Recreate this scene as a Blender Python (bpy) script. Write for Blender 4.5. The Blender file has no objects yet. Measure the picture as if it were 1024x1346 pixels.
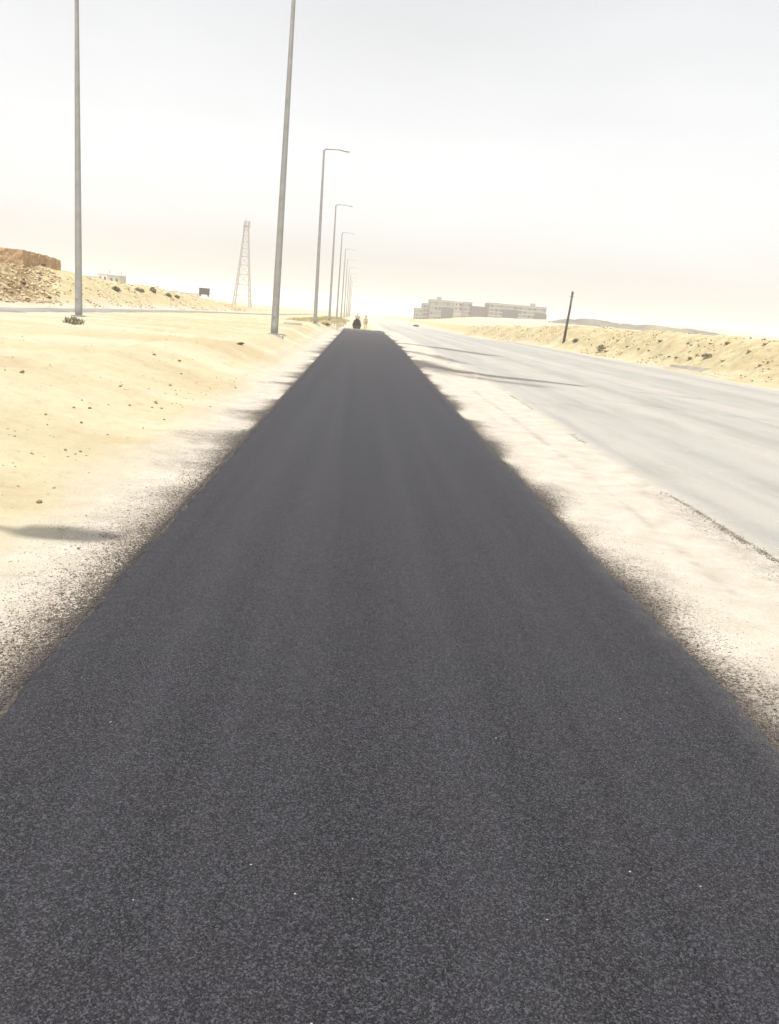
import bpy, bmesh, math, random
import numpy as np
from mathutils import Vector, Matrix

random.seed(7)
RNG = np.random.default_rng(11)
S = bpy.context.scene
COL = S.collection
R_ = math.radians

# ------------------------------------------------------------------ camera
F = 1055.0; VP = (472.0, 411.0); ROLL = R_(4.8); EYE = 1.6
_d = np.array([VP[0]-512, 673-VP[1], -F])
_s, _c = math.sin(ROLL), math.cos(ROLL)
_u = np.array([_s, _c, (_d[0]*_s+_d[1]*_c)/F])
_d = _d/np.linalg.norm(_d); _u = _u/np.linalg.norm(_u); _r = np.cross(_d, _u)
RM = np.array([_r, _d, _u])
cam = bpy.data.objects.new('camera', bpy.data.cameras.new('camera'))
COL.objects.link(cam)
m = Matrix([list(RM[0]), list(RM[1]), list(RM[2])]).to_4x4()
m.translation = (0, 0, EYE)
cam.matrix_world = m
cam.data.sensor_fit = 'HORIZONTAL'; cam.data.sensor_width = 36.0
cam.data.lens = 36.0*F/1024
cam.data.clip_start = 0.05; cam.data.clip_end = 6000
S.camera = cam

def ray(px, py):
    return RM @ np.array([px-512, 673-py, -F])
def gy(px, py, y):
    v = ray(px, py); t = y/v[1]
    return Vector((t*v[0], y, EYE+t*v[2]))

# ------------------------------------------------------------------ noise
def _hash(i, j, seed):
    n = (i*374761393 + j*668265263 + seed*982451653) & 0xffffffff
    n = ((n ^ (n >> 13))*1274126177) & 0xffffffff
    n = n ^ (n >> 16)
    return (n & 0xffff)/65535.0
def vnoise(x, y, seed=0):
    x = np.asarray(x, float); y = np.asarray(y, float)
    i = np.floor(x).astype(np.int64); j = np.floor(y).astype(np.int64)
    fx = x-i; fy = y-j
    fx = fx*fx*(3-2*fx); fy = fy*fy*(3-2*fy)
    a = _hash(i, j, seed); b = _hash(i+1, j, seed); c = _hash(i, j+1, seed); d = _hash(i+1, j+1, seed)
    return (a*(1-fx)+b*fx)*(1-fy)+(c*(1-fx)+d*fx)*fy
def fbm(x, y, seed=0, octs=4, gain=.5):
    v = 0; a = 1; t = 0
    for k in range(octs):
        v = v+a*vnoise(np.asarray(x)*2**k, np.asarray(y)*2**k, seed+k*17); t += a; a *= gain
    return v/t
def sm(e0, e1, x):
    t = np.clip((np.asarray(x, float)-e0)/(e1-e0), 0, 1)
    return t*t*(3-2*t)

# ------------------------------------------------------------------ terrain
LE = -1.27
def right_edge(y):
    return 1.87+.5*sm(5, 55, y)
def dirt_edge(y):
    return 3.42+.45*sm(7, 25, y)+.06*(vnoise(np.asarray(y)*.9, 0*np.asarray(y), 3)-.5)
END = 80.0

def terrain(x, y):
    x = np.asarray(x, float); y = np.asarray(y, float)
    ay = np.abs(y)
    dip = -.42*sm(82, 112, y)*(1-sm(150, 260, y))
    left = np.clip((-2.3-x)/(1.35+2.4*(1-sm(8, 28, y))), 0, 1); left = .5*left+.5*left*left*(3-2*left)
    lz = .46-.16*sm(70, 130, y)-.3*sm(140, 330, y)
    z = -.05+left*(lz+.05)+dip*sm(-3.0, -.5, x)
    offl = sm(-1.35, -2.6, x)*sm(-17.5, -16.5, x)*(1-sm(-13.9, -13.5, x)*0)
    # sand undulation on the left
    flat = 1-sm(-13.6, -14.1, x)*(1-sm(-16.6, -17.2, x))
    z = z+offl*flat*(.09*(fbm(x*.35, y*.35, 5)-.5)+.05*(fbm(x*1.6, y*1.6, 9)-.5)+.05*(fbm(x*3.1, y*2.6, 11, 3, .6)-.5))
    z = z+sm(-1.3, -1.7, x)*.035*(fbm(x*5, y*5, 21, 3)-.5)
    # old wheel ruts in the sand
    for k, (x0, am) in enumerate(((-5.4, .45), (-7.1, .45), (-9.3, .3))):
        xc = x0+am*(vnoise(y*.12, 0*y, 131+k//2)-.5)*2
        dd_ = (x-xc)/.17
        z = z+sm(.3, .6, vnoise(y*.25, 0*y, 135+k))*(-.045*np.exp(-dd_**2)+.028*np.exp(-(np.abs(dd_)-1.9)**2/.5))*(y < 90)
    # footprints and scuffs
    z = z-offl*.035*sm(.70, .82, vnoise(x*2.6, y*2.2, 141))*sm(-2.6, -3.2, x)
    # dust windrow on the left shoulder
    wr = -2.05+.15*(vnoise(y*.3, 0*y, 31)-.5)-.5*sm(5, 20, y)
    z = z+.05*np.exp(-((x-wr)/.22)**2)*sm(6.5, 9, y)*(.5+vnoise(y*.7, x*0, 33))
    # right verge: long ruts beside the new mat
    re = right_edge(y); de = dirt_edge(y)
    vg = sm(re, re+.35, x)*(1-sm(de+.1, de+.5, x))
    z = z+vg*(.02+.05*(fbm(x*3.2, y*.22, 41, 3)-.4)+.03*(fbm(x*6, y*3, 43, 3)-.5))
    lip = np.exp(-((x-de+.05)/.1)**2)
    z = z+.025*lip*(vnoise(y*2.2, 0*y, 44))
    dr = sm(de, de+.6, x)*(1-sm(17, 17.8, x))
    z = z+dr*(.03*(fbm(x*.5, y*.08, 47, 3)-.5)+.008*(fbm(x*3, y*.5, 49, 3)-.5))
    # right berm
    bx = 17.6+1.0*(fbm(y*.05, 0*y, 51, 3)-.5)+1.3*sm(50, 20, y)
    top = (1.95+.35*(fbm(y*.12, x*.05, 53, 3)-.5))*(1-.75*sm(90, 235, y))
    prof = sm(0, 3.6, x-bx)
    z = z+prof*top
    rough = np.clip(prof*4, 0, 1)*(1-sm(60, 140, x))
    z = z+rough*(.60*(fbm(x*.55, y*.42, 55, 4)-.5)+.42*(fbm(x*1.9, y*1.3, 57, 4, .6)-.5))*(1-.5*sm(100, 220, y))
    z = z-sm(24, 45, x)*.5*(1-sm(150, 260, y))*top/2
    # kerb-like ledge along the foot of the berm
    z = z+.14*sm(bx-.35, bx-.28, x)*(1-sm(bx-.05, bx+.4, x))*(1-sm(46, 50, y))
    # left embankment beyond the side road
    et = (2.0*(1-sm(75, 190, y)*.95)+.5*(fbm(y*.07, 0*y, 61, 3)-.5))
    ep = sm(-17.2, -22.5, x)
    er = ep*(1-sm(150, 230, y))
    z = z+ep*et*(1-sm(210, 260, y))+er*(.65*(fbm(x*.5, y*.4, 63, 4)-.5)+.45*(fbm(x*1.8, y*1.1, 65, 4, .6)-.5))
    # lump the ruin stands on
    z = z+.35*np.exp(-(((x+26.5)/4.6)**2+((y-64.5)/7.0)**2)**2)
    z = z+np.exp(-(((x+23)/6)**2+((y-51)/9.)**2)**2)*ep*1.1*(fbm(x*.8, y*.6, 67, 4, .6)-.5)
    # far country
    fr = sm(240, 460, y)
    z = z+sm(170, 285, y)*sm(40, 70, x)*2.9*(1-sm(400, 700, y))
    rise = np.clip(.045*(x-30), 0, 7)*(1-.6*sm(150, 230, x))
    z = z+fr*rise*(1-sm(700, 1100, y)*.8)
    z = z+sm(-50, -110, x)*sm(180, 290, y)*2.8*(1-sm(500, 900, y))
    z = z+sm(120, 320, y)*.5*(fbm(x*.02, y*.02, 71, 3)-.5)*2
    return z

def tz(x, y): return float(terrain(np.array([x]), np.array([y]))[0])
def hit(px, py, y0=1.5, y1=600):
    ys = np.exp(np.linspace(math.log(y0), math.log(y1), 6000))
    v = ray(px, py); t = ys/v[1]
    xs = t*v[0]; zs = EYE+t*v[2]
    g = terrain(xs, ys)
    k = np.argmax(g >= zs)
    if g[k] < zs[k]: k = len(ys)-1
    return Vector((xs[k], ys[k], float(g[k])))

# ------------------------------------------------------------------ materials
def newmat(name):
    mt = bpy.data.materials.new(name); mt.use_nodes = True
    nt = mt.node_tree; nt.nodes.clear()
    out = nt.nodes.new('ShaderNodeOutputMaterial'); b = nt.nodes.new('ShaderNodeBsdfPrincipled')
    nt.links.new(b.outputs[0], out.inputs[0])
    return mt, nt, b
class G:
    def __init__(s, nt): s.nt = nt
    def n(s, t, **k):
        x = s.nt.nodes.new(t)
        for a, v in k.items(): setattr(x, a, v)
        return x
    def l(s, a, b): s.nt.links.new(a, b)
    def val(s, sock, v):
        if hasattr(v, 'is_output'): s.l(v, sock)
        else: sock.default_value = v
    def math(s, op, a, b=None, c=None, clamp=False):
        x = s.n('ShaderNodeMath', operation=op, use_clamp=clamp)
        s.val(x.inputs[0], a)
        if b is not None: s.val(x.inputs[1], b)
        if c is not None: s.val(x.inputs[2], c)
        return x.outputs[0]
    def mix(s, f, a, b, mode='MIX'):
        x = s.n('ShaderNodeMix', data_type='RGBA', blend_type=mode)
        s.val(x.inputs[0], f)
        for i, v in ((6, a), (7, b)):
            if hasattr(v, 'is_output'): s.l(v, x.inputs[i])
            else: x.inputs[i].default_value = (*v, 1)
        return x.outputs[2]
    def coord(s, scale=(1, 1, 1)):
        t = s.n('ShaderNodeTexCoord'); mp = s.n('ShaderNodeMapping'); mp.inputs['Scale'].default_value = scale
        s.l(t.outputs['Object'], mp.inputs[0]); return mp.outputs[0]
    def noise(s, co, scale, detail=4, rough=.55):
        x = s.n('ShaderNodeTexNoise'); s.l(co, x.inputs['Vector'])
        x.inputs['Scale'].default_value = scale; x.inputs['Detail'].default_value = detail; x.inputs['Roughness'].default_value = rough
        return x.outputs[0]
    def vor(s, co, scale, feature='F1'):
        x = s.n('ShaderNodeTexVoronoi', feature=feature); s.l(co, x.inputs['Vector'])
        x.inputs['Scale'].default_value = scale
        return x
    def ramp(s, f, lo, hi, a=0., b=1.):
        x = s.n('ShaderNodeMapRange', clamp=True); s.val(x.inputs[0], f)
        x.inputs[1].default_value = lo; x.inputs[2].default_value = hi; x.inputs[3].default_value = a; x.inputs[4].default_value = b
        return x.outputs[0]
    def attr(s, name):
        x = s.n('ShaderNodeAttribute', attribute_name=name); return x.outputs['Fac']
    def bump(s, h, strength, dist, b, prev=None):
        x = s.n('ShaderNodeBump'); x.inputs['Strength'].default_value = strength; x.inputs['Distance'].default_value = dist
        s.l(h, x.inputs['Height'])
        if prev is not None: s.l(prev, x.inputs['Normal'])
        if b is not None: s.l(x.outputs[0], b.inputs['Normal'])
        return x.outputs[0]

def ground_material():
    mt, nt, b = newmat('desert_ground'); g = G(nt)
    co = g.coord()
    big = g.noise(co, .12, 4); mid = g.noise(co, 1.1, 5); fine = g.noise(co, 14, 5, .65); grit = g.noise(co, 160, 3, .7)
    sand = g.mix(g.ramp(big, .35, .65), (0.270, 0.221, 0.132), (0.309, 0.264, 0.171))
    sand = g.mix(g.ramp(mid, .38, .66, 0, .8), sand, (0.294, 0.242, 0.145))
    pale = g.noise(g.coord((.35, 1.0, 1)), .35, 4)
    sand = g.mix(g.ramp(pale, .36, .66, 0, 1.), sand, (0.352, 0.330, 0.239))
    mot = g.noise(co, 4.2, 6, .72)
    sand = g.mix(g.ramp(mot, .52, .72, 0, .5), sand, (0.227, 0.177, 0.102))
    sand = g.mix(g.ramp(mot, .47, .30, 0, .5), sand, (0.344, 0.309, 0.211))
    sand = g.mix(g.ramp(fine, .60, .76, 0, .45), sand, (0.219, 0.165, 0.094))
    sand = g.mix(g.ramp(grit, .42, .78, 0, .3), sand, (0.376, 0.339, 0.243))
    # scattered little pebbles
    pv = g.vor(co, 9)
    sel = g.n('ShaderNodeSeparateColor'); g.l(pv.outputs['Color'], sel.inputs[0])
    peb = g.math('MULTIPLY', g.math('GREATER_THAN', sel.outputs[0], .93), g.math('LESS_THAN', pv.outputs['Distance'], g.math('MULTIPLY', sel.outputs[1], .22)))
    sand = g.mix(g.math('MULTIPLY', peb, .7), sand, (.24, .18, .12))
    # loose soil of the banks
    soil = g.attr('soil')
    soiln = g.noise(co, 1.7, 6, .65)
    soilc = g.mix(g.ramp(soiln, .38, .62), (0.285, 0.229, 0.128), (0.372, 0.328, 0.212))
    sn2 = g.noise(co, 3.4, 4, .7)
    soilc = g.mix(g.ramp(sn2, .58, .70, 0, .8), soilc, (0.186, 0.149, 0.088))
    col = g.mix(soil, sand, soilc)
    veg = g.noise(co, .8, 5, .7)
    soilc = g.mix(g.ramp(veg, .50, .64, 0, .6), soilc, (0.252, 0.227, 0.113))
    sn3 = g.noise(co, 1.9, 5, .75)
    soilc = g.mix(g.ramp(sn3, .56, .68, 0, .8), soilc, (0.126, 0.105, 0.067))
    col = g.mix(soil, sand, soilc)
    red = g.attr('redsoil')
    col = g.mix(g.math('MULTIPLY', red, g.ramp(soiln, .42, .64, 1., .15)), col, (.125, .078, .040))
    # dust
    dust = g.attr('dust')
    dn = g.noise(co, 3.0, 5, .6)
    dustc = g.mix(g.ramp(dn, .35, .68), (0.301, 0.275, 0.232), (0.363, 0.337, 0.292))
    dustc = g.mix(g.ramp(grit, .5, .8, 0, .35), dustc, (0.250, 0.222, 0.184))
    dustm = g.math('MULTIPLY_ADD', g.math('SUBTRACT', fine, .5), .9, dust, clamp=True)
    dustm = g.math('MULTIPLY', dustm, g.ramp(dust, 0, .12))
    col = g.mix(dustm, col, dustc)
    # grey base course of the unpaved road
    gray = g.attr('gray')
    sco = g.coord((1, .06, 1))
    streak = g.noise(sco, 2.2, 5, .6); streak2 = g.noise(sco, 9, 4, .6)
    grc = g.mix(g.ramp(streak, .34, .66), (0.209, 0.209, 0.194), (0.247, 0.244, 0.230))
    grc = g.mix(g.ramp(streak2, .45, .75, 0, .55), grc, (0.269, 0.258, 0.239))
    grc = g.mix(g.ramp(g.noise(co, .6, 4), .5, .72, 0, .6), grc, (0.273, 0.258, 0.239))
    grc = g.mix(g.ramp(grit, .52, .8, 0, .5), grc, (0.150, 0.149, 0.141))
    lane = g.noise(g.coord((1, .010, 1)), .85, 3, .5)
    grc = g.mix(g.ramp(lane, .47, .60, 0, .75), grc, (0.285, 0.271, 0.245))
    grc = g.mix(g.ramp(lane, .45, .36, 0, .6), grc, (0.195, 0.198, 0.176))
    pt = g.noise(g.coord((1, .35, 1)), .9, 5, .7)
    grc = g.mix(g.ramp(pt, .50, .70, 0, .38), grc, (0.162, 0.159, 0.141))
    grc = g.mix(g.ramp(pt, .46, .30, 0, .6), grc, (0.262, 0.248, 0.226))
    gm = g.math('MULTIPLY_ADD', g.math('SUBTRACT', fine, .5), 1.1, gray, clamp=True)
    gm = g.math('MULTIPLY', gm, g.ramp(gray, 0, .1))
    col = g.mix(gm, col, grc)
    # asphalt crumbs and dust (dirt), plus painted shade of the left edge gap
    asp = g.attr('asph')
    v1 = g.vor(co, 75); s1 = g.n('ShaderNodeSeparateColor'); g.l(v1.outputs['Color'], s1.inputs[0])
    v2 = g.vor(co, 170); s2 = g.n('ShaderNodeSeparateColor'); g.l(v2.outputs['Color'], s2.inputs[0])
    rnd = g.math('MULTIPLY_ADD', s2.outputs[0], .45, g.math('MULTIPLY', s1.outputs[0], .55))
    thr = g.math('SUBTRACT', g.math('MULTIPLY_ADD', g.math('SUBTRACT', mid, .5), .5, asp), g.math('MULTIPLY_ADD', rnd, .8, .08))
    am = g.math('MULTIPLY', g.ramp(thr, -.12, .16), g.ramp(asp, .02, .14))
    softn = g.math('MULTIPLY_ADD', g.math('SUBTRACT', g.noise(co, 5, 6, .7), .5), .9, asp)
    col = g.mix(g.math('MULTIPLY', g.ramp(softn, .18, .72, 0, .8), g.ramp(asp, .02, .14)), col, (.108, .093, .081))
    darkc = g.mix(s1.outputs[1], (.024, .023, .024), (.082, .070, .060))
    col = g.mix(am, col, darkc)
    # stone colours in the gravelly part
    gra = g.attr('grav')
    stc = g.mix(s1.outputs[2], (.16, .125, .10), (.48, .43, .36))
    col = g.mix(g.math('MULTIPLY', gra, g.ramp(s1.outputs[0], .25, .6, 0, .8)), col, stc)
    st = g.attr('stain')
    stn = g.noise(g.coord((.45, 1.3, 1)), 2.6, 6, .75)
    stm = g.math('MULTIPLY', st, g.ramp(g.math('ADD', g.math('MULTIPLY', st, .40), stn), .55, .84))
    col = g.mix(stm, col, (.085, .076, .07))
    g.l(col, b.inputs['Base Color'])
    b.inputs['Roughness'].default_value = 1.0
    b.inputs['Specular IOR Level'].default_value = .12
    h1 = g.bump(g.noise(co, 6, 6, .7), .6, .05, None)
    h2 = g.bump(grit, .5, .008, None, h1)
    g.bump(v1.outputs['Distance'], .45, .01, b, h2)
    return mt

def asphalt_material():
    mt, nt, b = newmat('fresh_asphalt'); g = G(nt)
    co = g.coord()
    v1 = g.vor(co, 205); s1 = g.n('ShaderNodeSeparateColor'); g.l(v1.outputs['Color'], s1.inputs[0])
    v2 = g.vor(co, 400); s2 = g.n('ShaderNodeSeparateColor'); g.l(v2.outputs['Color'], s2.inputs[0])
    big = g.noise(g.coord((1, .25, 1)), .9, 4); patch = g.noise(co, 2.3, 5)
    lon = g.noise(g.coord((1, .010, 1)), 3.2, 5, .6)
    base = g.mix(g.ramp(big, .35, .65), (0.0074, 0.0073, 0.0089), (0.0118, 0.0117, 0.0137))
    base = g.mix(g.ramp(lon, .40, .64, 0, 1.), base, (.0205, .0203, .0236))
    base = g.mix(g.ramp(patch, .50, .72, 0, .6), base, (0.0163, 0.0144, 0.0141))
    st = g.math('POWER', s1.outputs[0], 3.2)
    stone = g.mix(st, (0.0014, 0.0014, 0.0021), (0.0864, 0.0864, 0.1037))
    col = g.mix(.47, base, stone)
    st2 = g.math('POWER', s2.outputs[1], 3.)
    col = g.mix(g.math('MULTIPLY', st2, .5), col, (0.0481, 0.0474, 0.0511))
    spk = g.math('GREATER_THAN', s1.outputs[1], .99995)
    col = g.mix(spk, col, (.22, .21, .20))
    # dust blown on from the shoulders
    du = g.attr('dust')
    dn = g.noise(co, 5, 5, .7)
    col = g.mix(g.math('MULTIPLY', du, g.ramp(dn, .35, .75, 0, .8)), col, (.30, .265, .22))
    g.l(col, b.inputs['Base Color'])
    g.l(g.ramp(s2.outputs[2], 0, 1, .62, .95), b.inputs['Roughness'])
    b.inputs['Specular IOR Level'].default_value = .08
    b.inputs['Sheen Weight'].default_value = .15; b.inputs['Sheen Roughness'].default_value = .25; b.inputs['Sheen Tint'].default_value = (.9, .89, .93, 1)
    h = g.bump(v1.outputs['Distance'], .5, .004, None)
    h = g.bump(v2.outputs['Distance'], .3, .002, None, h)
    g.bump(g.noise(co, 30, 4, .6), .3, .005, b, h)
    return mt

def plain(name, c, rough=.8, var=.2, scale=6., spec=.3, metal=0., c2=None, bump=.15, bd=.01):
    mt, nt, b = newmat(name); g = G(nt); co = g.coord()
    n = g.noise(co, scale, 5, .6)
    c2 = c2 or tuple(x*(1-var*1.6) for x in c)
    col = g.mix(g.ramp(n, .35, .68), c, c2)
    col = g.mix(g.ramp(g.noise(co, scale*7, 3), .5, .75, 0, var), col, tuple(min(1, x*1.4) for x in c))
    g.l(col, b.inputs['Base Color']); b.inputs['Roughness'].default_value = rough
    b.inputs['Specular IOR Level'].default_value = spec; b.inputs['Metallic'].default_value = metal
    if bump: g.bump(g.noise(co, scale*3, 4), bump, bd, b)
    return mt

def stone_attr_material():
    mt, nt, b = newmat('loose_stone'); g = G(nt); co = g.coord()
    t = g.attr('tone')
    col = g.mix(g.ramp(t, 0, .5), (.042, .040, .040), (.26, .21, .165))
    col = g.mix(g.ramp(t, .5, 1), col, (.46, .42, .35))
    g.l(col, b.inputs['Base Color']); b.inputs['Roughness'].default_value = .95; b.inputs['Specular IOR Level'].default_value = .2
    return mt

def rubble_material():
    mt, nt, b = newmat('tan_rubble'); g = G(nt)
    t = g.attr('tone')
    col = g.mix(g.ramp(t, .2, .6), (.15, .11, .06), (.31, .235, .13))
    col = g.mix(g.ramp(t, .6, 1), col, (.46, .39, .25))
    g.l(col, b.inputs['Base Color']); b.inputs['Roughness'].default_value = 1; b.inputs['Specular IOR Level'].default_value = .1
    return mt

def brick_material():
    mt, nt, b = newmat('mud_brick'); g = G(nt); co = g.coord()
    n = g.noise(co, .9, 6, .65)
    col = g.mix(g.ramp(n, .35, .65), (.36, .235, .125), (.47, .335, .195))
    col = g.mix(g.ramp(g.noise(co, 4, 5, .7), .55, .75, 0, .7), col, (.22, .15, .09))
    col = g.mix(g.ramp(g.noise(g.coord((1.4, 1.4, .25)), 1.3, 4), .52, .7, 0, .5), col, (.25, .165, .09))
    g.l(col, b.inputs['Base Color']); b.inputs['Roughness'].default_value = 1; b.inputs['Specular IOR Level'].default_value = .1
    g.bump(g.noise(co, 5, 6, .7), .7, .12, b)
    return mt

M = dict(
    ground=ground_material(), asphalt=asphalt_material(), stone=stone_attr_material(), rubble=rubble_material(), brick=brick_material(),
    steel=plain('galvanised_steel', (.30, .295, .285), .55, .12, 3., .4, .15, bump=.05),
    lamp=plain('lamp_housing', (.30, .30, .30), .5, .1, 5., .4),
    lens=plain('lamp_glass', (.55, .55, .53), .25, .05, 5., .5, bump=0),
    concrete=plain('concrete', (.42, .39, .34), .95, .2, 2.),
    side=plain('old_road', (.20, .195, .175), .95, .2, .8),
    lattice=plain('tower_steel', (.30, .29, .28), .7, .1, 1.),
    wood=plain('weathered_wood', (.105, .092, .078), .9, .3, 4.),
    rock=plain('rock', (.20, .145, .09), 1, .3, 9., .1),
    palerock=plain('pale_rock', (.42, .32, .19), 1, .3, 7., .1),
    blacklump=plain('asphalt_lump', (.045, .043, .043), .9, .3, 20., .3),
    shrubd=plain('dark_shrub', (.16, .15, .105), .9, .3, 9., .1, bump=0),
    shrubg=plain('dry_shrub', (.27, .25, .16), .9, .3, 9., .1, bump=0),
    grass=plain('dry_grass', (.40, .345, .16), .9, .3, 4., .1, bump=0),
    twig=plain('twig', (.15, .11, .07), .9, .2, 9., .1, bump=0),
    plaster=plain('pale_plaster', (.44, .405, .35), .95, .1, .3),
    plaster2=plain('grey_render', (.215, .21, .195), .95, .12, .3),
    blockwork=plain('grey_blockwork', (.05, .05, .046), .95, .15, .4),
    brownwork=plain('brown_blockwork', (.085, .062, .052), .95, .15, .4),
    white=plain('whitewash', (.68, .66, .62), .9, .08, .4),
    opening=plain('dark_opening', (.055, .05, .045), .8, .2, 2., bump=0),
    hill=plain('far_ridge_soil', (.18, .165, .135), 1, .35, .06, .1),
    metalbox=plain('dark_sheet_metal', (.115, .105, .10), .6, .2, 2.),
    rollpaint=plain('roller_paint', (.13, .075, .035), .5, .3, 5.),
    rolldark=plain('roller_iron', (.03, .028, .027), .5, .3, 9.),
    drum=plain('steel_drum', (.10, .095, .09), .4, .2, 12., .5, .5),
    rubber=plain('black_rubber', (.02, .02, .02), .85, .2, 9.),
    red=plain('red_lens', (.35, .02, .015), .3, .1, 9.),
    shirt=plain('grey_shirt', (.34, .33, .33), .9, .15, 9.),
    trousers=plain('dark_trousers', (.05, .048, .05), .9, .2, 9.),
    beige=plain('beige_clothes', (.36, .29, .16), .9, .2, 9.),
    skin=plain('skin', (.25, .13, .075), .6, .1, 9., bump=0),
    hair=plain('dark_hair', (.02, .017, .015), .8, .1, 30.),
    scarf=plain('pale_scarf', (.55, .53, .50), .9, .1, 9.),
)

# ------------------------------------------------------------------ mesh helpers
class MB:
    def __init__(s): s.v = []; s.f = []
    def add(s, vs, fs):
        o = len(s.v); s.v += [tuple(v) for v in vs]; s.f += [tuple(i+o for i in f) for f in fs]; return s
    def box(s, c, d, rz=0., taper=1., rx=0., ry=0.):
        hx, hy, hz = d[0]/2, d[1]/2, d[2]/2
        mt = Matrix.Rotation(rz, 3, 'Z') @ Matrix.Rotation(ry, 3, 'Y') @ Matrix.Rotation(rx, 3, 'X')
        vs = []
        for z, k in ((-hz, 1.), (hz, taper)):
            for x, y in ((-hx, -hy), (hx, -hy), (hx, hy), (-hx, hy)):
                vs.append(Vector(c)+mt @ Vector((x*k, y*k, z)))
        return s.add(vs, [(3, 2, 1, 0), (4, 5, 6, 7), (0, 1, 5, 4), (1, 2, 6, 5), (2, 3, 7, 6), (3, 0, 4, 7)])
    def tube(s, pts, rad, n=8, cap=True):
        pts = [Vector(p) for p in pts]
        rad = rad if isinstance(rad, (list, tuple)) else [rad]*len(pts)
        rings = []
        up = None
        for i, p in enumerate(pts):
            t = (pts[min(i+1, len(pts)-1)]-pts[max(i-1, 0)]).normalized()
            if up is None:
                up = Vector((0, 0, 1)) if abs(t.z) < .9 else Vector((1, 0, 0))
            a = t.cross(up).normalized(); bq = a.cross(t).normalized(); up = bq
            rings.append([p+(a*math.cos(2*math.pi*k/n)+bq*math.sin(2*math.pi*k/n))*rad[i] for k in range(n)])
        vs = [v for r in rings for v in r]; fs = []
        for i in range(len(pts)-1):
            for k in range(n):
                fs.append((i*n+k, i*n+(k+1) % n, (i+1)*n+(k+1) % n, (i+1)*n+k))
        if cap:
            fs.append(tuple(range(n-1, -1, -1))); fs.append(tuple((len(pts)-1)*n+k for k in range(n)))
        return s.add(vs, fs)
    def ball(s, c, r, seg=10, ring=7, noise=0., seed=0):
        rr = random.Random(seed)
        r = r if isinstance(r, (tuple, list)) else (r, r, r)
        vs = [Vector(c)+Vector((0, 0, -r[2]))]
        for i in range(1, ring):
            th = math.pi*i/ring
            for k in range(seg):
                ph = 2*math.pi*k/seg
                q = 1+noise*(rr.random()-.5)*2
                vs.append(Vector(c)+Vector((r[0]*math.sin(th)*math.cos(ph)*q, r[1]*math.sin(th)*math.sin(ph)*q, -r[2]*math.cos(th)*q)))
        vs.append(Vector(c)+Vector((0, 0, r[2])))
        fs = []
        for k in range(seg): fs.append((0, 1+(k+1) % seg, 1+k))
        for i in range(ring-2):
            for k in range(seg):
                a = 1+i*seg+k; b2 = 1+i*seg+(k+1) % seg
                fs.append((a, b2, b2+seg, a+seg))
        n = len(vs)-1; o = 1+(ring-2)*seg
        for k in range(seg): fs.append((n, o+k, o+(k+1) % seg))
        return s.add(vs, fs)
    def mesh(s, name, mat, smooth=False):
        me = bpy.data.meshes.new(name); me.from_pydata([tuple(v) for v in s.v], [], s.f)
        if mat: me.materials.append(mat)
        if smooth: me.polygons.foreach_set('use_smooth', [True]*len(me.polygons))
        me.update(); return me
    def build(s, name, mat, parent=None, smooth=False, loc=None, label=None):
        o = bpy.data.objects.new(name, s.mesh(name, mat, smooth)); COL.objects.link(o)
        if parent: o.parent = parent
        if loc is not None: o.location = loc
        if label: o['label'] = label
        return o

def tag(o, label=None, cat=None, group=None, kind=None):
    if label: o['label'] = label
    if cat: o['category'] = cat
    if group: o['group'] = group
    if kind: o['kind'] = kind
    return o
def empty(name, loc, label, cat, group=None, rz=0.):
    o = bpy.data.objects.new(name, None); COL.objects.link(o); o.location = loc; o.rotation_euler = (0, 0, rz)
    o.empty_display_size = .3
    return tag(o, label, cat, group)
def copy_tree(o, parent=None):
    c = o.copy(); COL.objects.link(c)
    if parent: c.parent = parent
    for ch in [x for x in COL.objects if x.parent == o]: copy_tree(ch, c)
    return c

# ------------------------------------------------------------------ ground sheets
def seg_dist(x, y, pts):
    best = np.full(x.shape, 1e9)
    for (ax, ay), (bx, by) in zip(pts[:-1], pts[1:]):
        dx, dy = bx-ax, by-ay
        t = np.clip(((x-ax)*dx+(y-ay)*dy)/(dx*dx+dy*dy), 0, 1)
        best = np.minimum(best, np.hypot(x-ax-t*dx, y-ay-t*dy))
    return best

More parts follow.
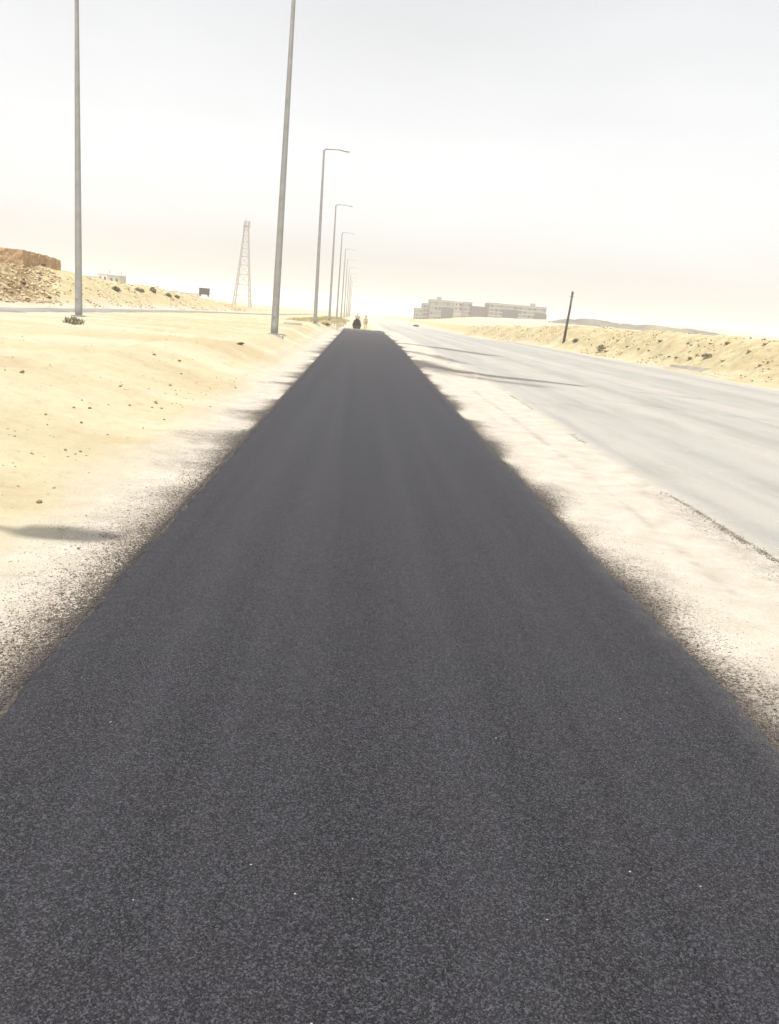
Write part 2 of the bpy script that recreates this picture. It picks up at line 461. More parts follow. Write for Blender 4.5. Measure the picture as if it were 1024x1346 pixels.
def attributes(x, y, z):
    re = right_edge(y); de = dirt_edge(y)
    inroad = y < END+3
    # left shoulder
    dl = LE-x
    ld = np.where(dl > 0, 1, 0)*sm(1.5+.5*sm(8, 30, y)+.7*(fbm(x*.8, y*.5, 81, 3)-.5), .35, dl)
    # right verge + far dusty country
    dv = np.where((x > re-.3) & (x < de+.6), 1, 0)
    dust = np.clip(ld+dv, 0, 1)*(y < 400)
    dust = np.maximum(dust, .85*sm(dirt_edge(y)-.5, de, x)*(1-sm(16.6, 17.6, x)))
    # side road margins, pale strip beyond it
    dust = np.maximum(dust, .75*np.exp(-((x+17.6)/.9)**2))
    dust = np.maximum(dust, .6*np.exp(-((x+13.0)/.8)**2)*sm(30, 20, y-20))
    dust = np.maximum(dust, .55*sm(26, 36, x)*(1-sm(300, 500, y)))
    gray = sm(-.15, .35, x-de)*(1-sm(-1.5, .3, x-17.2+.6*(vnoise(y*.2, 0*y, 84)-.5)))
    gray = gray*(1-sm(140, 230, y))
    soil = np.maximum(sm(17.6, 19.2, x)*(1-sm(40, 70, x)), sm(-17.4, -19.5, x)*(1-sm(-40, -70, x)))
    red = sm(-.362, -.392, x/np.maximum(y, 1)+.03*(fbm(x*.8, y*.5, 83, 3)-.5))*(y < 80)*(y > 25)*sm(-18.0, -19.2, x)
    # asphalt crumbs, plus shade painted along the left edge
    wl = .07+.10*sm(2.2, 4, y)*sm(14, 8, y)*(.5+vnoise(y*.9, 0*y, 92))+.60*np.clip(fbm(y*.8, 0*y, 91, 3)*1.9-.62, 0, 1)*(.4+.6*sm(4, 9, y))+.20*sm(6.5, 3.0, y)
    al = np.where(dl >= -.3, 1, 0)*np.exp(-np.clip(dl, 0, 9)/wl)*np.where(x < 0, 1, 0)
    al = al*(.60+.70*(fbm(x*1.2, y*2.6, 93, 3)-.3))
    al = np.maximum(al, 1.5*sm(.10, .04, dl)*(x < 0)*(.55+.6*vnoise(y*3.3, 0*y, 94)))  # shade of the crack beside the mat, painted as a narrow dark strip
    drr = x-re
    wr = .05+.32*np.clip(fbm(y*.75, 0*y, 95, 3)*1.8-.5, 0, 1)+.10*sm(6, 3, y)
    ar = np.where(x > 0, 1, 0)*np.exp(-np.clip(drr-.02, 0, 9)/wr)*(.75+.5*(fbm(x*2, y*1.6, 97, 3)-.3))
    asph = np.where(inroad, np.clip(np.maximum(al, ar), 0, 1), 0)
    # broken dark line along the edge of the grey road
    asph = np.maximum(asph, .62*np.exp(-((x-de-.02)/.045)**2)*sm(.5, .8, vnoise(y*.9, 0*y, 99))*sm(.2, .6, vnoise(y*6, 0*y, 100))*(y < 30))
    asph = np.maximum(asph, .30*np.exp(-((x-de+.15)/.3)**2)*sm(.45, .8, vnoise(y*.5, 0*y, 98))*(y < 60))
    grav = np.clip(sm(.62, .1, dl)*ld*sm(12, 3.5, y)*.65+.5*dv*sm(.9, .1, np.abs(drr))*sm(10, 3, y), 0, 1)
    grav = grav*(1-np.clip(asph*1.25, 0, 1))
    # truck tyre stains over the grey road
    st = np.exp(-(seg_dist(x, y, [(2.1, 31.5), (2.6, 28.8), (3.3, 26.9), (4.75, 26.1), (6.95, 25.0)])/(.34+.17*np.clip(7.5-x, 0, 5)))**2)
    st = np.maximum(st, .75*np.exp(-(seg_dist(x, y, [(2.1, 28), (3.0, 25.4), (4.0, 24.2), (5.2, 23.4)])/.7)**2))
    st = np.maximum(st, .55*np.exp(-(seg_dist(x, y, [(8.5, 24.2), (10.2, 23.6)])/.3)**2))
    st = np.maximum(st, .95*np.exp(-(seg_dist(x, y, [(2.5, 51), (4.6, 49.6), (7.2, 43.6)])/.9)**2))
    st = np.maximum(st, .8*np.exp(-(seg_dist(x, y, [(2.6, 40), (3.6, 36.5), (4.2, 33)])/.7)**2))
    st = np.maximum(st, .38*np.exp(-(seg_dist(x, y, [(6.5, 20.3), (7.7, 19.4), (9.8, 18.2), (13, 17)])/.28)**2))
    st = np.maximum(st, .55*np.exp(-(seg_dist(x, y, [(2.95, 20), (2.9, 15), (2.85, 11), (2.8, 8.5), (2.7, 6.5), (2.65, 5)])/(.06+.05*vnoise(y*.8, 0*y, 121)))**2)*(.4+.6*vnoise(y*1.7, 0*y, 122)))
    st = np.maximum(st, .45*np.exp(-((x-re-.55)/.06)**2)*sm(.35, .75, vnoise(y*.35, 0*y, 123))*sm(5, 8, y)*(y < 40))
    st = np.maximum(st, .45*np.exp(-((x-17.45)/.22)**2)*sm(36, 38, y)*(1-sm(46, 49, y)))
    return dict(dust=dust, gray=gray, soil=soil, redsoil=red, asph=asph, grav=grav, stain=np.clip(st, 0, 1))

def make_sheet(name, X, Y, Z, mask, kind='structure', mat=None, extra=None):
    ny, nx = X.shape
    idx = np.arange(ny*nx).reshape(ny, nx)
    q = np.stack([idx[:-1, :-1], idx[:-1, 1:], idx[1:, 1:], idx[1:, :-1]], -1)[mask]
    used = np.unique(q); remap = -np.ones(ny*nx, np.int64); remap[used] = np.arange(len(used))
    q = remap[q]
    co = np.stack([X.ravel()[used], Y.ravel()[used], Z.ravel()[used]], -1)
    me = bpy.data.meshes.new(name)
    me.vertices.add(len(co)); me.vertices.foreach_set('co', co.ravel().astype(np.float32))
    me.loops.add(q.size); me.loops.foreach_set('vertex_index', q.ravel().astype(np.int32))
    me.polygons.add(len(q)); me.polygons.foreach_set('loop_start', (np.arange(len(q))*4).astype(np.int32))
    me.polygons.foreach_set('loop_total', np.full(len(q), 4, np.int32))
    me.update(calc_edges=True)
    me.polygons.foreach_set('use_smooth', np.ones(len(q), bool))
    for k, a in (extra if extra is not None else attributes(co[:, 0], co[:, 1], co[:, 2])).items():
        at = me.attributes.new(k, 'FLOAT', 'POINT')
        a = a.ravel()[used] if a.shape == X.shape else a
        at.data.foreach_set('value', a.astype(np.float32))
    me.materials.append(mat or M['ground'])
    me.update()
    o = bpy.data.objects.new(name, me); COL.objects.link(o)
    if kind: o['kind'] = kind
    return o

def axis_x():
    xs = list(np.arange(-2.8, -1.1, .035))
    xs += list(np.arange(-1.1, 1.75, .2))+list(np.arange(1.75, 4.2, .04))
    x = 4.2; d = .05
    while x < 17: xs.append(x); d = min(.28, d*1.08); x += d
    while x < 25: xs.append(x); x += .2
    while x < 2400: xs.append(x); d *= 1.09; x += d
    xs.append(2400)
    x = -2.8; d = .05
    while x > -17: x -= d; xs.append(x); d = min(.11 if x > -11 else .28, d*1.05)
    while x > -33: x -= .25; xs.append(x)
    while x > -2400: d *= 1.09; x -= d; xs.append(max(x, -2400))
    return np.unique(np.round(xs, 4))
def axis_y():
    ys = [-60, -40, -25, -15, -9, -6, -4, -2.5, -1.5, -.7, 0, .5, .9, 1.2]
    y = 1.2
    while y < 140: y += max(.02, .0085*y); ys.append(y)
    while y < 3200: y *= 1.03; ys.append(y)
    return np.array(ys)
AX, AY = axis_x(), axis_y()
GX, GY_ = np.meshgrid(AX, AY)
GZ = terrain(GX, GY_)
# bed under the new mat: below the mat everywhere
under = (GX > LE+.02) & (GX < right_edge(GY_)-.02) & (GY_ < END+.5)
GZ = np.where(under, np.minimum(GZ, -.055), GZ)
cx = (GX[:-1, :-1]+GX[1:, 1:])/2; cy = (GY_[:-1, :-1]+GY_[1:, 1:])/2
dedge = dirt_edge(cy); redge = right_edge(cy)
shl = (cx < -1.2) & (cx > -2.15-.5*sm(5, 25, cy)+.5*(fbm(cx*.8, cy*.5, 81, 3)-.5)) & (cy < 120)
shr = (cx > redge-.1) & (cx < dedge) & (cy < 150)
drt = (cx >= dedge) & (cx < 17.3) & (cy < 230)
brm = (cx >= 17.3) & (cx < 34) & (cy < 250)
emb = (cx < -17.3) & (cx > -36) & (cy < 230)
rest = ~(shl | shr | drt | brm | emb)
make_sheet('ground', GX, GY_, GZ, rest)
make_sheet('gravel_shoulder', GX, GY_, GZ, shl)
make_sheet('gravel_verge', GX, GY_, GZ, shr)
make_sheet('dirt_road', GX, GY_, GZ, drt)
make_sheet('sand_hill', GX, GY_, GZ, brm)
make_sheet('sand_ridge_hill', GX, GY_, GZ, emb)

# new asphalt mat with ragged, tapering edges
ay = [-8, -5, -3, -2, -1.2, -.6, 0]
y = 0.
while y < END: y += max(.018, .006*y); ay.append(min(y, END))
ay = np.array(ay)
def rag(y, seed):
    return (.004*(vnoise(y*2.0, 0*y, seed)-.5)*2+.014*(vnoise(y*8, 0*y, seed+1)-.5)*2)+.013*(vnoise(y*31, 0*y, seed+2)-.5)*2+.008*(vnoise(y*.45, 0*y, seed+3)-.5)*2
le = LE+rag(ay, 201); re_ = right_edge(ay)+rag(ay, 211)
off = [-.035, -.008, .012, .05, .15]
cols = [le+o for o in off]+[le+.3+(re_-le-.6)*t for t in np.linspace(0, 1, 14)]+[re_-o for o in off[::-1]]
AXX = np.stack(cols, 1); AYY = np.repeat(ay[:, None], AXX.shape[1], 1)
zz = np.zeros_like(AXX)
prof = np.array([-.062, -.030, -.008, 0, 0]+[0]*14+[0, 0, -.008, -.030, -.062])
zz = zz+prof[None, :]+.006*(fbm(AXX*.7, AYY*.25, 221, 3)-.5)
endf = sm(END-1.2+.6*vnoise(AXX*2, AXX*0, 5), END, AYY)
zz = zz-.05*endf
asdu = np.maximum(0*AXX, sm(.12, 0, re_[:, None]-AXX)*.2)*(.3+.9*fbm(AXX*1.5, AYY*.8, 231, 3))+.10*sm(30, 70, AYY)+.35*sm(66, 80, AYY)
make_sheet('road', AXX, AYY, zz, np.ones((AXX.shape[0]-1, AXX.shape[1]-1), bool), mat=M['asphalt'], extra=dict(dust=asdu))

# side road at the left
sy = np.concatenate([np.arange(-20, 200, 2.), [205]])
sx = np.array([-16.3, -16.2, -15.2, -14.3, -14.2])
shift = 3.2*sm(55, 130, sy)
SX = sx[None, :]+shift[:, None]; SY = np.repeat(sy[:, None], 5, 1)
SZ = terrain(SX, SY); SZ = np.maximum(SZ, SZ.mean(1, keepdims=True))+.06+np.array([-.14, 0, .02, 0, -.14])[None, :]
make_sheet('side_road', SX, SY, SZ, np.ones((len(sy)-1, 4), bool), mat=M['side'], extra={})

# ------------------------------------------------------------------ loose gravel (uncountable)
def gravel(name, xs, ys, rs, tones, label, mat='stone'):
    octv = np.array([[1, 0, 0], [0, 1, 0], [-1, 0, 0], [0, -1, 0], [0, 0, .8], [0, 0, -.8]])
    octf = np.array([[0, 1, 4], [1, 2, 4], [2, 3, 4], [3, 0, 4], [1, 0, 5], [2, 1, 5], [3, 2, 5], [0, 3, 5]])
    n = len(xs); z = terrain(xs, ys)
    jit = RNG.uniform(.6, 1.35, (n, 6, 1)); a = RNG.uniform(0, 6.28, n)
    v = octv[None]*jit
    ca, sa = np.cos(a)[:, None], np.sin(a)[:, None]
    v = np.stack([v[..., 0]*ca-v[..., 1]*sa, (v[..., 0]*sa+v[..., 1]*ca)*.8, v[..., 2]+.25*v[..., 0]], -1)*rs[:, None, None]
    v = v+np.stack([xs, ys, z+rs*.3], -1)[:, None, :]
    f = octf[None]+(np.arange(n)*6)[:, None, None]
    me = bpy.data.meshes.new(name)
    me.vertices.add(n*6); me.vertices.foreach_set('co', v.reshape(-1).astype(np.float32))
    me.loops.add(n*24); me.loops.foreach_set('vertex_index', f.reshape(-1).astype(np.int32))
    me.polygons.add(n*8); me.polygons.foreach_set('loop_start', (np.arange(n*8)*3).astype(np.int32))
    me.polygons.foreach_set('loop_total', np.full(n*8, 3, np.int32))
    me.update(calc_edges=True)
    at = me.attributes.new('tone', 'FLOAT', 'POINT'); at.data.foreach_set('value', np.repeat(tones, 6).astype(np.float32))
    me.materials.append(M[mat])
    o = bpy.data.objects.new(name, me); COL.objects.link(o)
    tag(o, label, 'gravel', kind='stuff')

n = 24000
dd = np.abs(RNG.exponential(.17, n)); ys = 2.3+RNG.exponential(2.6, n)
xs = LE-.045-dd; rs = RNG.uniform(.002, .0058, n)*np.where(RNG.random(n) < .04, 1.9, 1)
to = np.clip((RNG.random(n)*.8+dd*.6-.12)*np.clip(.10+dd/.33+.35*(fbm(xs*1.5, ys*1.2, 311, 3)-.5), 0, 1), 0, 1)
k = (ys < 18) & (xs > -2.7)
gravel('loose_gravel', xs[k], ys[k], rs[k], to[k], 'loose dark and pale gravel scattered along the left shoulder of the fresh asphalt')
n = 8000
dd = np.abs(RNG.exponential(.18, n)); ys = 2.3+RNG.exponential(2.8, n)
xs = right_edge(ys)+.03+dd; rs = RNG.uniform(.002, .0052, n)*np.where(RNG.random(n) < .03, 1.8, 1)
to = np.clip((RNG.random(n)*.8+dd*.8-.08)*np.clip(.25+dd/.16, 0, 1), 0, 1)
k = (ys < 18) & (dd < 1.2)
gravel('loose_gravel', xs[k], ys[k], rs[k], to[k], 'loose gravel and asphalt crumbs along the pale verge right of the fresh asphalt')
n = 900
ys = END-.4+RNG.exponential(1.3, n); xs = RNG.uniform(-1.4, 2.5, n)
gravel('asphalt_crumbs', xs, ys, RNG.uniform(.012, .06, n), RNG.uniform(0, .3, n), 'dark crumbs of asphalt strewn beyond the far end of the new strip')
n = 1500
ys = 4.5+RNG.exponential(6., n); xs = dirt_edge(ys)+RNG.normal(0, .04, n); k = (vnoise(ys*.9, 0*ys, 99) > .58) & (ys < 40)
gravel('asphalt_crumbs', xs[k], ys[k], RNG.uniform(.003, .008, n)[k], RNG.uniform(0, .45, n)[k], 'broken line of dark crumbs along the edge of the grey unpaved road')

n = 3200
ys = RNG.uniform(40, 62, n); xs = -ys*RNG.uniform(.355, .50, n)
k = (xs < -18.2) & (fbm(xs*.5, ys*.4, 301, 3) > .44)
gravel('loose_rubble', xs[k], ys[k], RNG.uniform(.025, .11, n)[k]*np.where(RNG.random(n) < .08, 1.7, 1)[k], RNG.uniform(.3, .95, n)[k], 'tan and pale rubble covering the bank below the mud brick ruin', 'rubble')
n = 7000
ys = RNG.uniform(24, 150, n); xs = 17.7+RNG.uniform(0, 5.5, n)**1.0
k = fbm(xs*.45, ys*.30, 303, 3)+RNG.normal(0, .05, n) > .53
gravel('loose_rubble', xs[k], ys[k], RNG.uniform(.02, .085, n)[k], RNG.uniform(.30, .95, n)[k], 'clods and stones strewn over the sand bank right of the unpaved road', 'rubble')
n = 5200
ys = RNG.uniform(30, 150, n); xs = -17.6-RNG.uniform(0, 7, n)
k = (fbm(xs*.4, ys*.25, 305, 3)+RNG.normal(0, .05, n) > .53) & (xs > -ys*.37)
gravel('loose_rubble', xs[k], ys[k], RNG.uniform(.02, .10, n)[k], RNG.uniform(.30, .95, n)[k], 'clods and stones strewn over the sand ridge beyond the side road', 'rubble')
n = 1300
ys = 4+RNG.exponential(14, n); xs = -2.4-RNG.exponential(3.4, n)
k = (xs > -13) & (ys < 60) & (fbm(xs*.6, ys*.4, 307, 3)+RNG.normal(0, .05, n) > .52)
gravel('sand_grit', xs[k], ys[k], (RNG.uniform(.004, .012, n)*(1+ys*.03))[k], RNG.uniform(.15, .75, n)[k], 'tiny stones and grit sprinkled over the yellow sand')

# ------------------------------------------------------------------ street lamps
def lamp_meshes():
    ms = {}
    p = MB().tube([(0, 0, -.3), (0, 0, .4), (0, 0, 4.5), (0, 0, 9), (0, 0, 12.86), (.04, 0, 12.97), (.12, 0, 13.02)], [.155, .152, .128, .10, .072, .066, .06], 14)
    ms['pole'] = p.mesh('pole', M['steel'], True)
    a = MB().tube([(.10, 0, 13.02), (.5, 0, 13.055), (1.0, 0, 13.07), (1.32, 0, 13.05)], [.052, .048, .045, .04], 10)
    ms['arm'] = a.mesh('arm', M['steel'], True)
    h = MB()
    prof = [(1.22, .05, .045), (1.32, .13, .06), (1.55, .15, .07), (1.85, .135, .055), (1.98, .06, .03)]
    vs = []; fs = []
    for x, w, t in prof:
        zc = 13.05-(x-1.22)*.12
        vs += [(x, -w, zc), (x, -w*.6, zc+t), (x, w*.6, zc+t), (x, w, zc), (x, w*.7, zc-t*.6), (x, -w*.7, zc-t*.6)]
    for i in range(len(prof)-1):
        for q in range(6): fs.append((i*6+q, i*6+(q+1) % 6, i*6+6+(q+1) % 6, i*6+6+q))
    fs.append((5, 4, 3, 2, 1, 0)); fs.append(tuple(24+q for q in range(6)))
    h.add(vs, fs); ms['lamp_head'] = h.mesh('lamp_head', M['lamp'], False)
    ms['lens'] = MB().box((1.62, 0, 12.952), (.42, .17, .02), ry=.12).mesh('lens', M['lens'])
    ms['base_plate'] = MB().box((0, 0, .035), (.48, .48, .05)).mesh('base_plate', M['steel'])
    ft = MB().box((0, 0, -.12), (.75, .75, .25), taper=.94); ms['footing'] = ft.mesh('footing', M['concrete'])
    ms['hatch'] = MB().box((-.02, -.152, .95), (.11, .02, .42)).mesh('hatch', M['lamp'])
    return ms
LM = lamp_meshes()
def lamp(x, y, label, lean=0.):
    e = empty('street_lamp', (x, y, tz(x, y)+.02), label, 'street lamp', 'street lamps along the roads')
    e.rotation_euler = (0, lean, 0)
    for nme in ('footing', 'base_plate', 'pole', 'hatch', 'arm', 'lamp_head'):
        o = bpy.data.objects.new(nme, LM[nme]); COL.objects.link(o); o.parent = e
        if nme == 'lamp_head':
            l2 = bpy.data.objects.new('lens', LM['lens']); COL.objects.link(l2); l2.parent = o
    return e
lamp(-3.5, 2.15, 'nearest lamp post of all, its arm shadow falling across the pale left shoulder')
lamp(-12.0, 36.0, 'straight grey lamp post by the side road, low shrub at its foot', .004)
names = ['thick grey lamp post close beside the fresh asphalt, its foot in bare sand',
         'lamp post whose whole arm shows highest, brown dirt heap at its foot',
         'second lamp post in the row whose arm shows, right after the highest one',
         'third lamp post in the row whose arm shows, thin and pale',
         'fourth lamp post in the row whose arm shows, faint in the haze',
         'fifth lamp post in the row whose arm shows, close behind the fourth',
         'sixth lamp post in the row whose arm shows, nearly lost in haze',
         'seventh lamp post in the row whose arm shows, nearly lost in haze',
         'eighth lamp post in the row whose arm shows, a pale hair line',
         'farthest lamp post of the row, beside the small roller']
for i, nm in enumerate(names):
    y = 34.2+32*i
    lamp(-3.46 if i else -3.44, y, nm, .012 if i == 0 else RNG.uniform(-.006, .004))

# ------------------------------------------------------------------ vegetation
def leaf_cloud(mb, c, r, n, size, rr, blade=False, up=.6):
    for _ in range(n):
        while True:
            p = Vector((rr.uniform(-1, 1), rr.uniform(-1, 1), rr.uniform(-.2, 1)))
            if .25 < p.length < 1: break
        p = Vector((c[0]+p.x*r[0], c[1]+p.y*r[1], c[2]+max(p.z, 0)*r[2]))
        d = Vector((rr.uniform(-1, 1), rr.uniform(-1, 1), rr.uniform(-.2, 1)+up)).normalized()
        s_ = d.cross(Vector((rr.uniform(-1, 1), rr.uniform(-1, 1), rr.uniform(-1, 1)))).normalized()
        L = size*rr.uniform(.6, 1.5); W = L*(.10 if blade else .38)
        mb.add([p-s_*W, p+s_*W, p+d*L+s_*W*.3, p+d*L-s_*W*.3], [(0, 1, 2, 3)])
def shrub(name, loc, r, n, size, mat, label, seed, cat='shrub', group=None):
    rr = random.Random(seed)
    e = empty(name, loc, label, cat, group)
    t = MB()
    for _ in range(9):
        a = rr.uniform(0, 6.28); L = rr.uniform(.5, .95)
        t.tube([(0, 0, -.05), (math.cos(a)*r[0]*.35*L, math.sin(a)*r[1]*.35*L, r[2]*.45*L), (math.cos(a)*r[0]*.75*L, math.sin(a)*r[1]*.75*L, r[2]*.85*L)], [size*.10, size*.07, size*.03], 5)
    t.build('stem', M['twig'], e)
    f = MB(); leaf_cloud(f, (0, 0, 0), r, n, size, rr)
    f.build('foliage', mat, e)
    return e
p = hit(97, 426)
shrub('dry_shrub', p, (.34, .3, .20), 240, .08, M['shrubg'], 'low dry grey green shrub at the foot of the far left lamp post', 3)
p = hit(790, 461); shrub('berm_bush', p, (.34, .28, .42), 320, .09, M['shrubg'], 'olive bush at the foot of the sand bank right of the leaning post', 8)
p = hit(757, 450); shrub('berm_bush', p, (.30, .25, .24), 240, .09, M['shrubd'], 'small dark bush right beside the leaning wooden post', 9)
p = hit(930, 470); shrub('berm_bush', p, (.32, .28, .16), 220, .08, M['shrubg'], 'flat dry bush on the lower slope of the sand bank at far right', 10)
for i, (px, py, w, h) in enumerate([(152, 382, 1.0, .55), (183, 384, 1.2, .6), (201, 385, .8, .95), (221, 390, .8, .7), (232, 392, .85, .45)]):
    q = gy(px, py, 100); q.z = tz(q.x, q.y)-.05
    for yy in np.arange(70, 130, 1.):
        t2 = gy(px, py, yy)
        if tz(t2.x, yy) >= t2.z: q = Vector((t2.x, yy, tz(t2.x, yy)-.05)); break
    shrub('ridge_bush', q, (w*.42, w*.4, h*.55), 200, .12, M['shrubd'], ['leftmost dark bush on the crest of the left sand ridge', 'long low dark bush on the ridge, second from the left', 'tallest dark bush in the middle of the left sand ridge', 'dark bush on the ridge, second from the grey box', 'low dark bush on the ridge nearest the grey box'][i], 20+i, group='dark bushes on the left ridge')
# dry grass between the far lamps (uncountable)
g = MB(); rr = random.Random(4)
for _ in range(1500):
    y = rr.uniform(72, 170); x = rr.uniform(-6.5, -1.9)
    if rr.random() > float(vnoise(np.array([x*.4]), np.array([y*.15]), 7)[0])*1.3: continue
    z = tz(x, y)
    for _k in range(5):
        a = rr.uniform(0, 6.28); L = rr.uniform(.12, .34)
        b0 = Vector((x+rr.uniform(-.2, .2), y+rr.uniform(-.2, .2), z-.02))
        s_ = Vector((math.cos(a), math.sin(a), 0))*.03
        tp = b0+Vector((rr.uniform(-.15, .15), rr.uniform(-.15, .15), L))
        g.add([b0-s_, b0+s_, tp], [(0, 1, 2)])
o = g.build('dry_grass', M['grass']); tag(o, 'dry yellow grass among the far lamp posts left of the asphalt', 'grass', kind='stuff')

# ------------------------------------------------------------------ stones
def rock_mesh(name, seed, mat, flat=.65):
    bm = bmesh.new(); bmesh.ops.create_icosphere(bm, subdivisions=2, radius=1)
    rr = random.Random(seed); dirs = [(Vector((rr.uniform(-1, 1), rr.uniform(-1, 1), rr.uniform(-1, 1))).normalized(), rr.uniform(.45, .85)) for _ in range(9)]
    for v in bm.verts:
        for d, k in dirs:
            t = v.co.dot(d)
            if t > k: v.co -= d*(t-k)
        v.co *= 1+rr.uniform(-.05, .05)
        v.co.z *= flat
    me = bpy.data.meshes.new(name); bm.to_mesh(me); bm.free(); me.materials.append(mat); return me
RK = [rock_mesh('stone', 40+i, M['rock']) for i in range(4)]
RKP = [rock_mesh('stone', 60+i, M['palerock']) for i in range(4)]
RKB = [rock_mesh('lump', 80+i, M['blacklump']) for i in range(3)]
def put(name, meshes, px, py, r, label, cat, group, i=0, y0=1.5, sx=1.):
    p = hit(px, py, y0)
    o = bpy.data.objects.new(name, meshes[i % len(meshes)]); COL.objects.link(o)
    o.location = (p.x, p.y, p.z+r*.22); o.scale = (r*sx, r, r); o.rotation_euler = (RNG.uniform(-.2, .2), RNG.uniform(-.2, .2), RNG.uniform(0, 6.28) if sx == 1 else 0)
    return tag(o, label, cat, group)
put('stone', RK, 51, 661, .028, 'dark stone alone on the sand just above the lamp arm shadow', 'stone', 'stones on the left sand', 1)
put('stone', RK, 205, 530, .040, 'biggest dark stone in the middle of the yellow sand', 'stone', 'stones on the left sand', 0)
put('stone', RK, 316, 453, .11, 'flat dark stone left of the thick lamp post', 'stone', 'stones on the left sand', 2, sx=1.6)
for i, (px, py, r) in enumerate([(86, 592, .022), (106, 594, .018), (71, 642, .018), (224, 507, .032), (236, 475, .04), (203, 467, .045), (309, 510, .032), (142, 572, .016), (29, 490, .04), (107, 556, .02), (42, 597, .02), (212, 537, .022), (200, 536, .02), (216, 552, .02), (60, 545, .022), (170, 533, .02), (118, 537, .028), (97, 536, .022), (340, 520, .018), (158, 508, .028), (238, 492, .03), (276, 535, .018), (188, 563, .018)]):
    put('stone', RK, px, py, r, 'small brown stone scattered on the yellow sand left of the asphalt', 'stone', 'small stones on the left sand', i)
for i, (px, py, r, sx) in enumerate([(840, 460, .2, 1.), (853, 462, .16, 1.), (825, 456, .17, 1.4), (880, 470, .16, 1.), (888, 471, .14, 1.), (908, 472, .2, 1.2), (916, 468, .18, 1.), (868, 449, .2, 1.6), (905, 452, .17, 1.), (957, 452, .2, 1.3), (985, 462, .22, 1.), (1006, 452, .2, 1.2), (870, 466, .15, 1.2), (798, 462, .25, 1.8), (935, 452, .2, 1.), (950, 475, .2, 1.), (1000, 480, .2, 1.), (812, 447, .24, 1.), (775, 446, .2, 1.), (700, 442, .26, 1.), (663, 440, .28, 1.), (721, 452, .2, 1.)]):
    put('clod', RK if i < 10 else RKP, px, py, r*.8, 'brown stone or clod on the slope of the right hand sand bank', 'stone', 'stones on the right sand bank', i, 25, sx)
o = put('asphalt_heap', RKB, 546, 429, .75, 'low dark heap of asphalt at the far end of the grey unpaved road', 'heap', None, 0, 90, 1.15); o.scale.z = .5
o = put('dirt_heap', [rock_mesh('dirt_heap', 91, M['rock'], .5)], 427, 427, .6, 'brown heap of dirt beside the foot of the lamp post with the highest arm', 'heap', None, 0, 40, 1.0)
o.scale = (.62, .8, .42)
# broken kerb stones by the berm
for i, (px, py, L) in enumerate([(895, 484, 1.3), (910, 486, 1.3), (925, 487.5, 1.2)]):
    p = hit(px, py, 25); b = MB().box((0, 0, .06), (.16, L, .2), taper=.9)
    o = b.build('kerb_stone', M['concrete'], loc=p); o.rotation_euler = (0, RNG.uniform(-.1, .1), .95+RNG.uniform(-.08, .08))
    tag(o, 'grey kerb stone lying at the foot of the right sand bank', 'kerb stone', 'kerb stones by the sand bank')
p = hit(385, 427, 20); o = MB().box((0, 0, .05), (1.3, .16, .2), taper=.9).build('kerb_stone', M['concrete'], loc=p); tag(o, 'grey kerb stone lying on the sand between the thick lamp post and the next', 'kerb stone')
# rubble below the ruin
for i in range(16):
    px = RNG.uniform(0, 66); py = RNG.uniform(366, 396)
    put('rubble', RKP if i % 5 else RK, px, py, RNG.uniform(.12, .28), 'chunk of tan rubble on the bank below the mud brick ruin', 'rubble', 'rubble below the ruin', i, 45)

# ------------------------------------------------------------------ leaning post
p0 = hit(741, 450, 40)
p1 = gy(753, 383, p0.y)
e = empty('wooden_post', p0, 'dark weathered wooden post leaning to the right in front of the sand bank', 'post')
d = p1-p0
MB().tube([d*-.08, d*.33, d*.66+Vector((.02, 0, 0)), d], [.125, .115, .10, .09], 9).build('shaft', M['wood'], e, True)
dn_ = d.normalized()
MB().tube([d*.955, d*.97], .125, 10).build('band', M['metalbox'], e)
MB().tube([d*.90+Vector((-.22, 0, .02)), d*.90+Vector((.2, 0, -.02))], .03, 6).build('peg', M['metalbox'], e)

# ------------------------------------------------------------------ mud brick ruin
cr = gy(30, 328, 60)      # upper front corner
zt = cr.z
e = empty('mud_brick_ruin', (cr.x, 60, 0), 'roofless tan mud brick ruin on the bank at the left edge', 'ruin')
def rough_wall(name, a, b, z0, za, zb, th, seed, nx=22, nz=8):
    # wall from a to b (2D, local), eroded top
    rr = np.random.default_rng(seed); mbw = MB()
    a = Vector(a); b = Vector(b); nrm = Vector((-(b-a).y, (b-a).x)).normalized()
    vs = []; fs = []
    for side in (0, 1):
        for i in range(nx+1):
            t = i/nx; pt = a.lerp(b, t)
            ztop = za+(zb-za)*t+.10*(float(vnoise(np.array([t*9.]), np.array([seed*1.]), seed)[0])-.5)
            for k in range(nz+1):
                zc = z0+(ztop-z0)*k/nz; w = (nrm*th*side)+nrm*(float(rr.uniform(-.03, .03)))
                vs.append((pt.x+w.x, pt.y+w.y, zc))
    N = (nx+1)*(nz+1)
    for i in range(nx):
        for k in range(nz):
            q = i*(nz+1)+k
            fs.append((q, q+nz+1, q+nz+2, q+1)); fs.append((N+q, N+q+1, N+q+nz+2, N+q+nz+1))
    for i in range(nx):
        q = i*(nz+1)+nz; fs.append((q, q+nz+1, N+q+nz+1, N+q)); q = i*(nz+1); fs.append((q, N+q, N+q+nz+1, q+nz+1))
    for k in range(nz):
        fs.append((k, k+1, N+k+1, N+k)); q = nx*(nz+1)+k; fs.append((q, N+q, N+q+1, q+1))
    mbw.add(vs, fs); return mbw.build(name, M['brick'], e)
zb_ = 1.6
rough_wall('front_wall', (-7.5, 0), (0, 0), zb_, zt+.05, zt, .42, 1, 40, 10)
rough_wall('side_wall', (0, .43), (0, 3.4), zb_, zt, zt-.12, .42, 2, 14, 10)
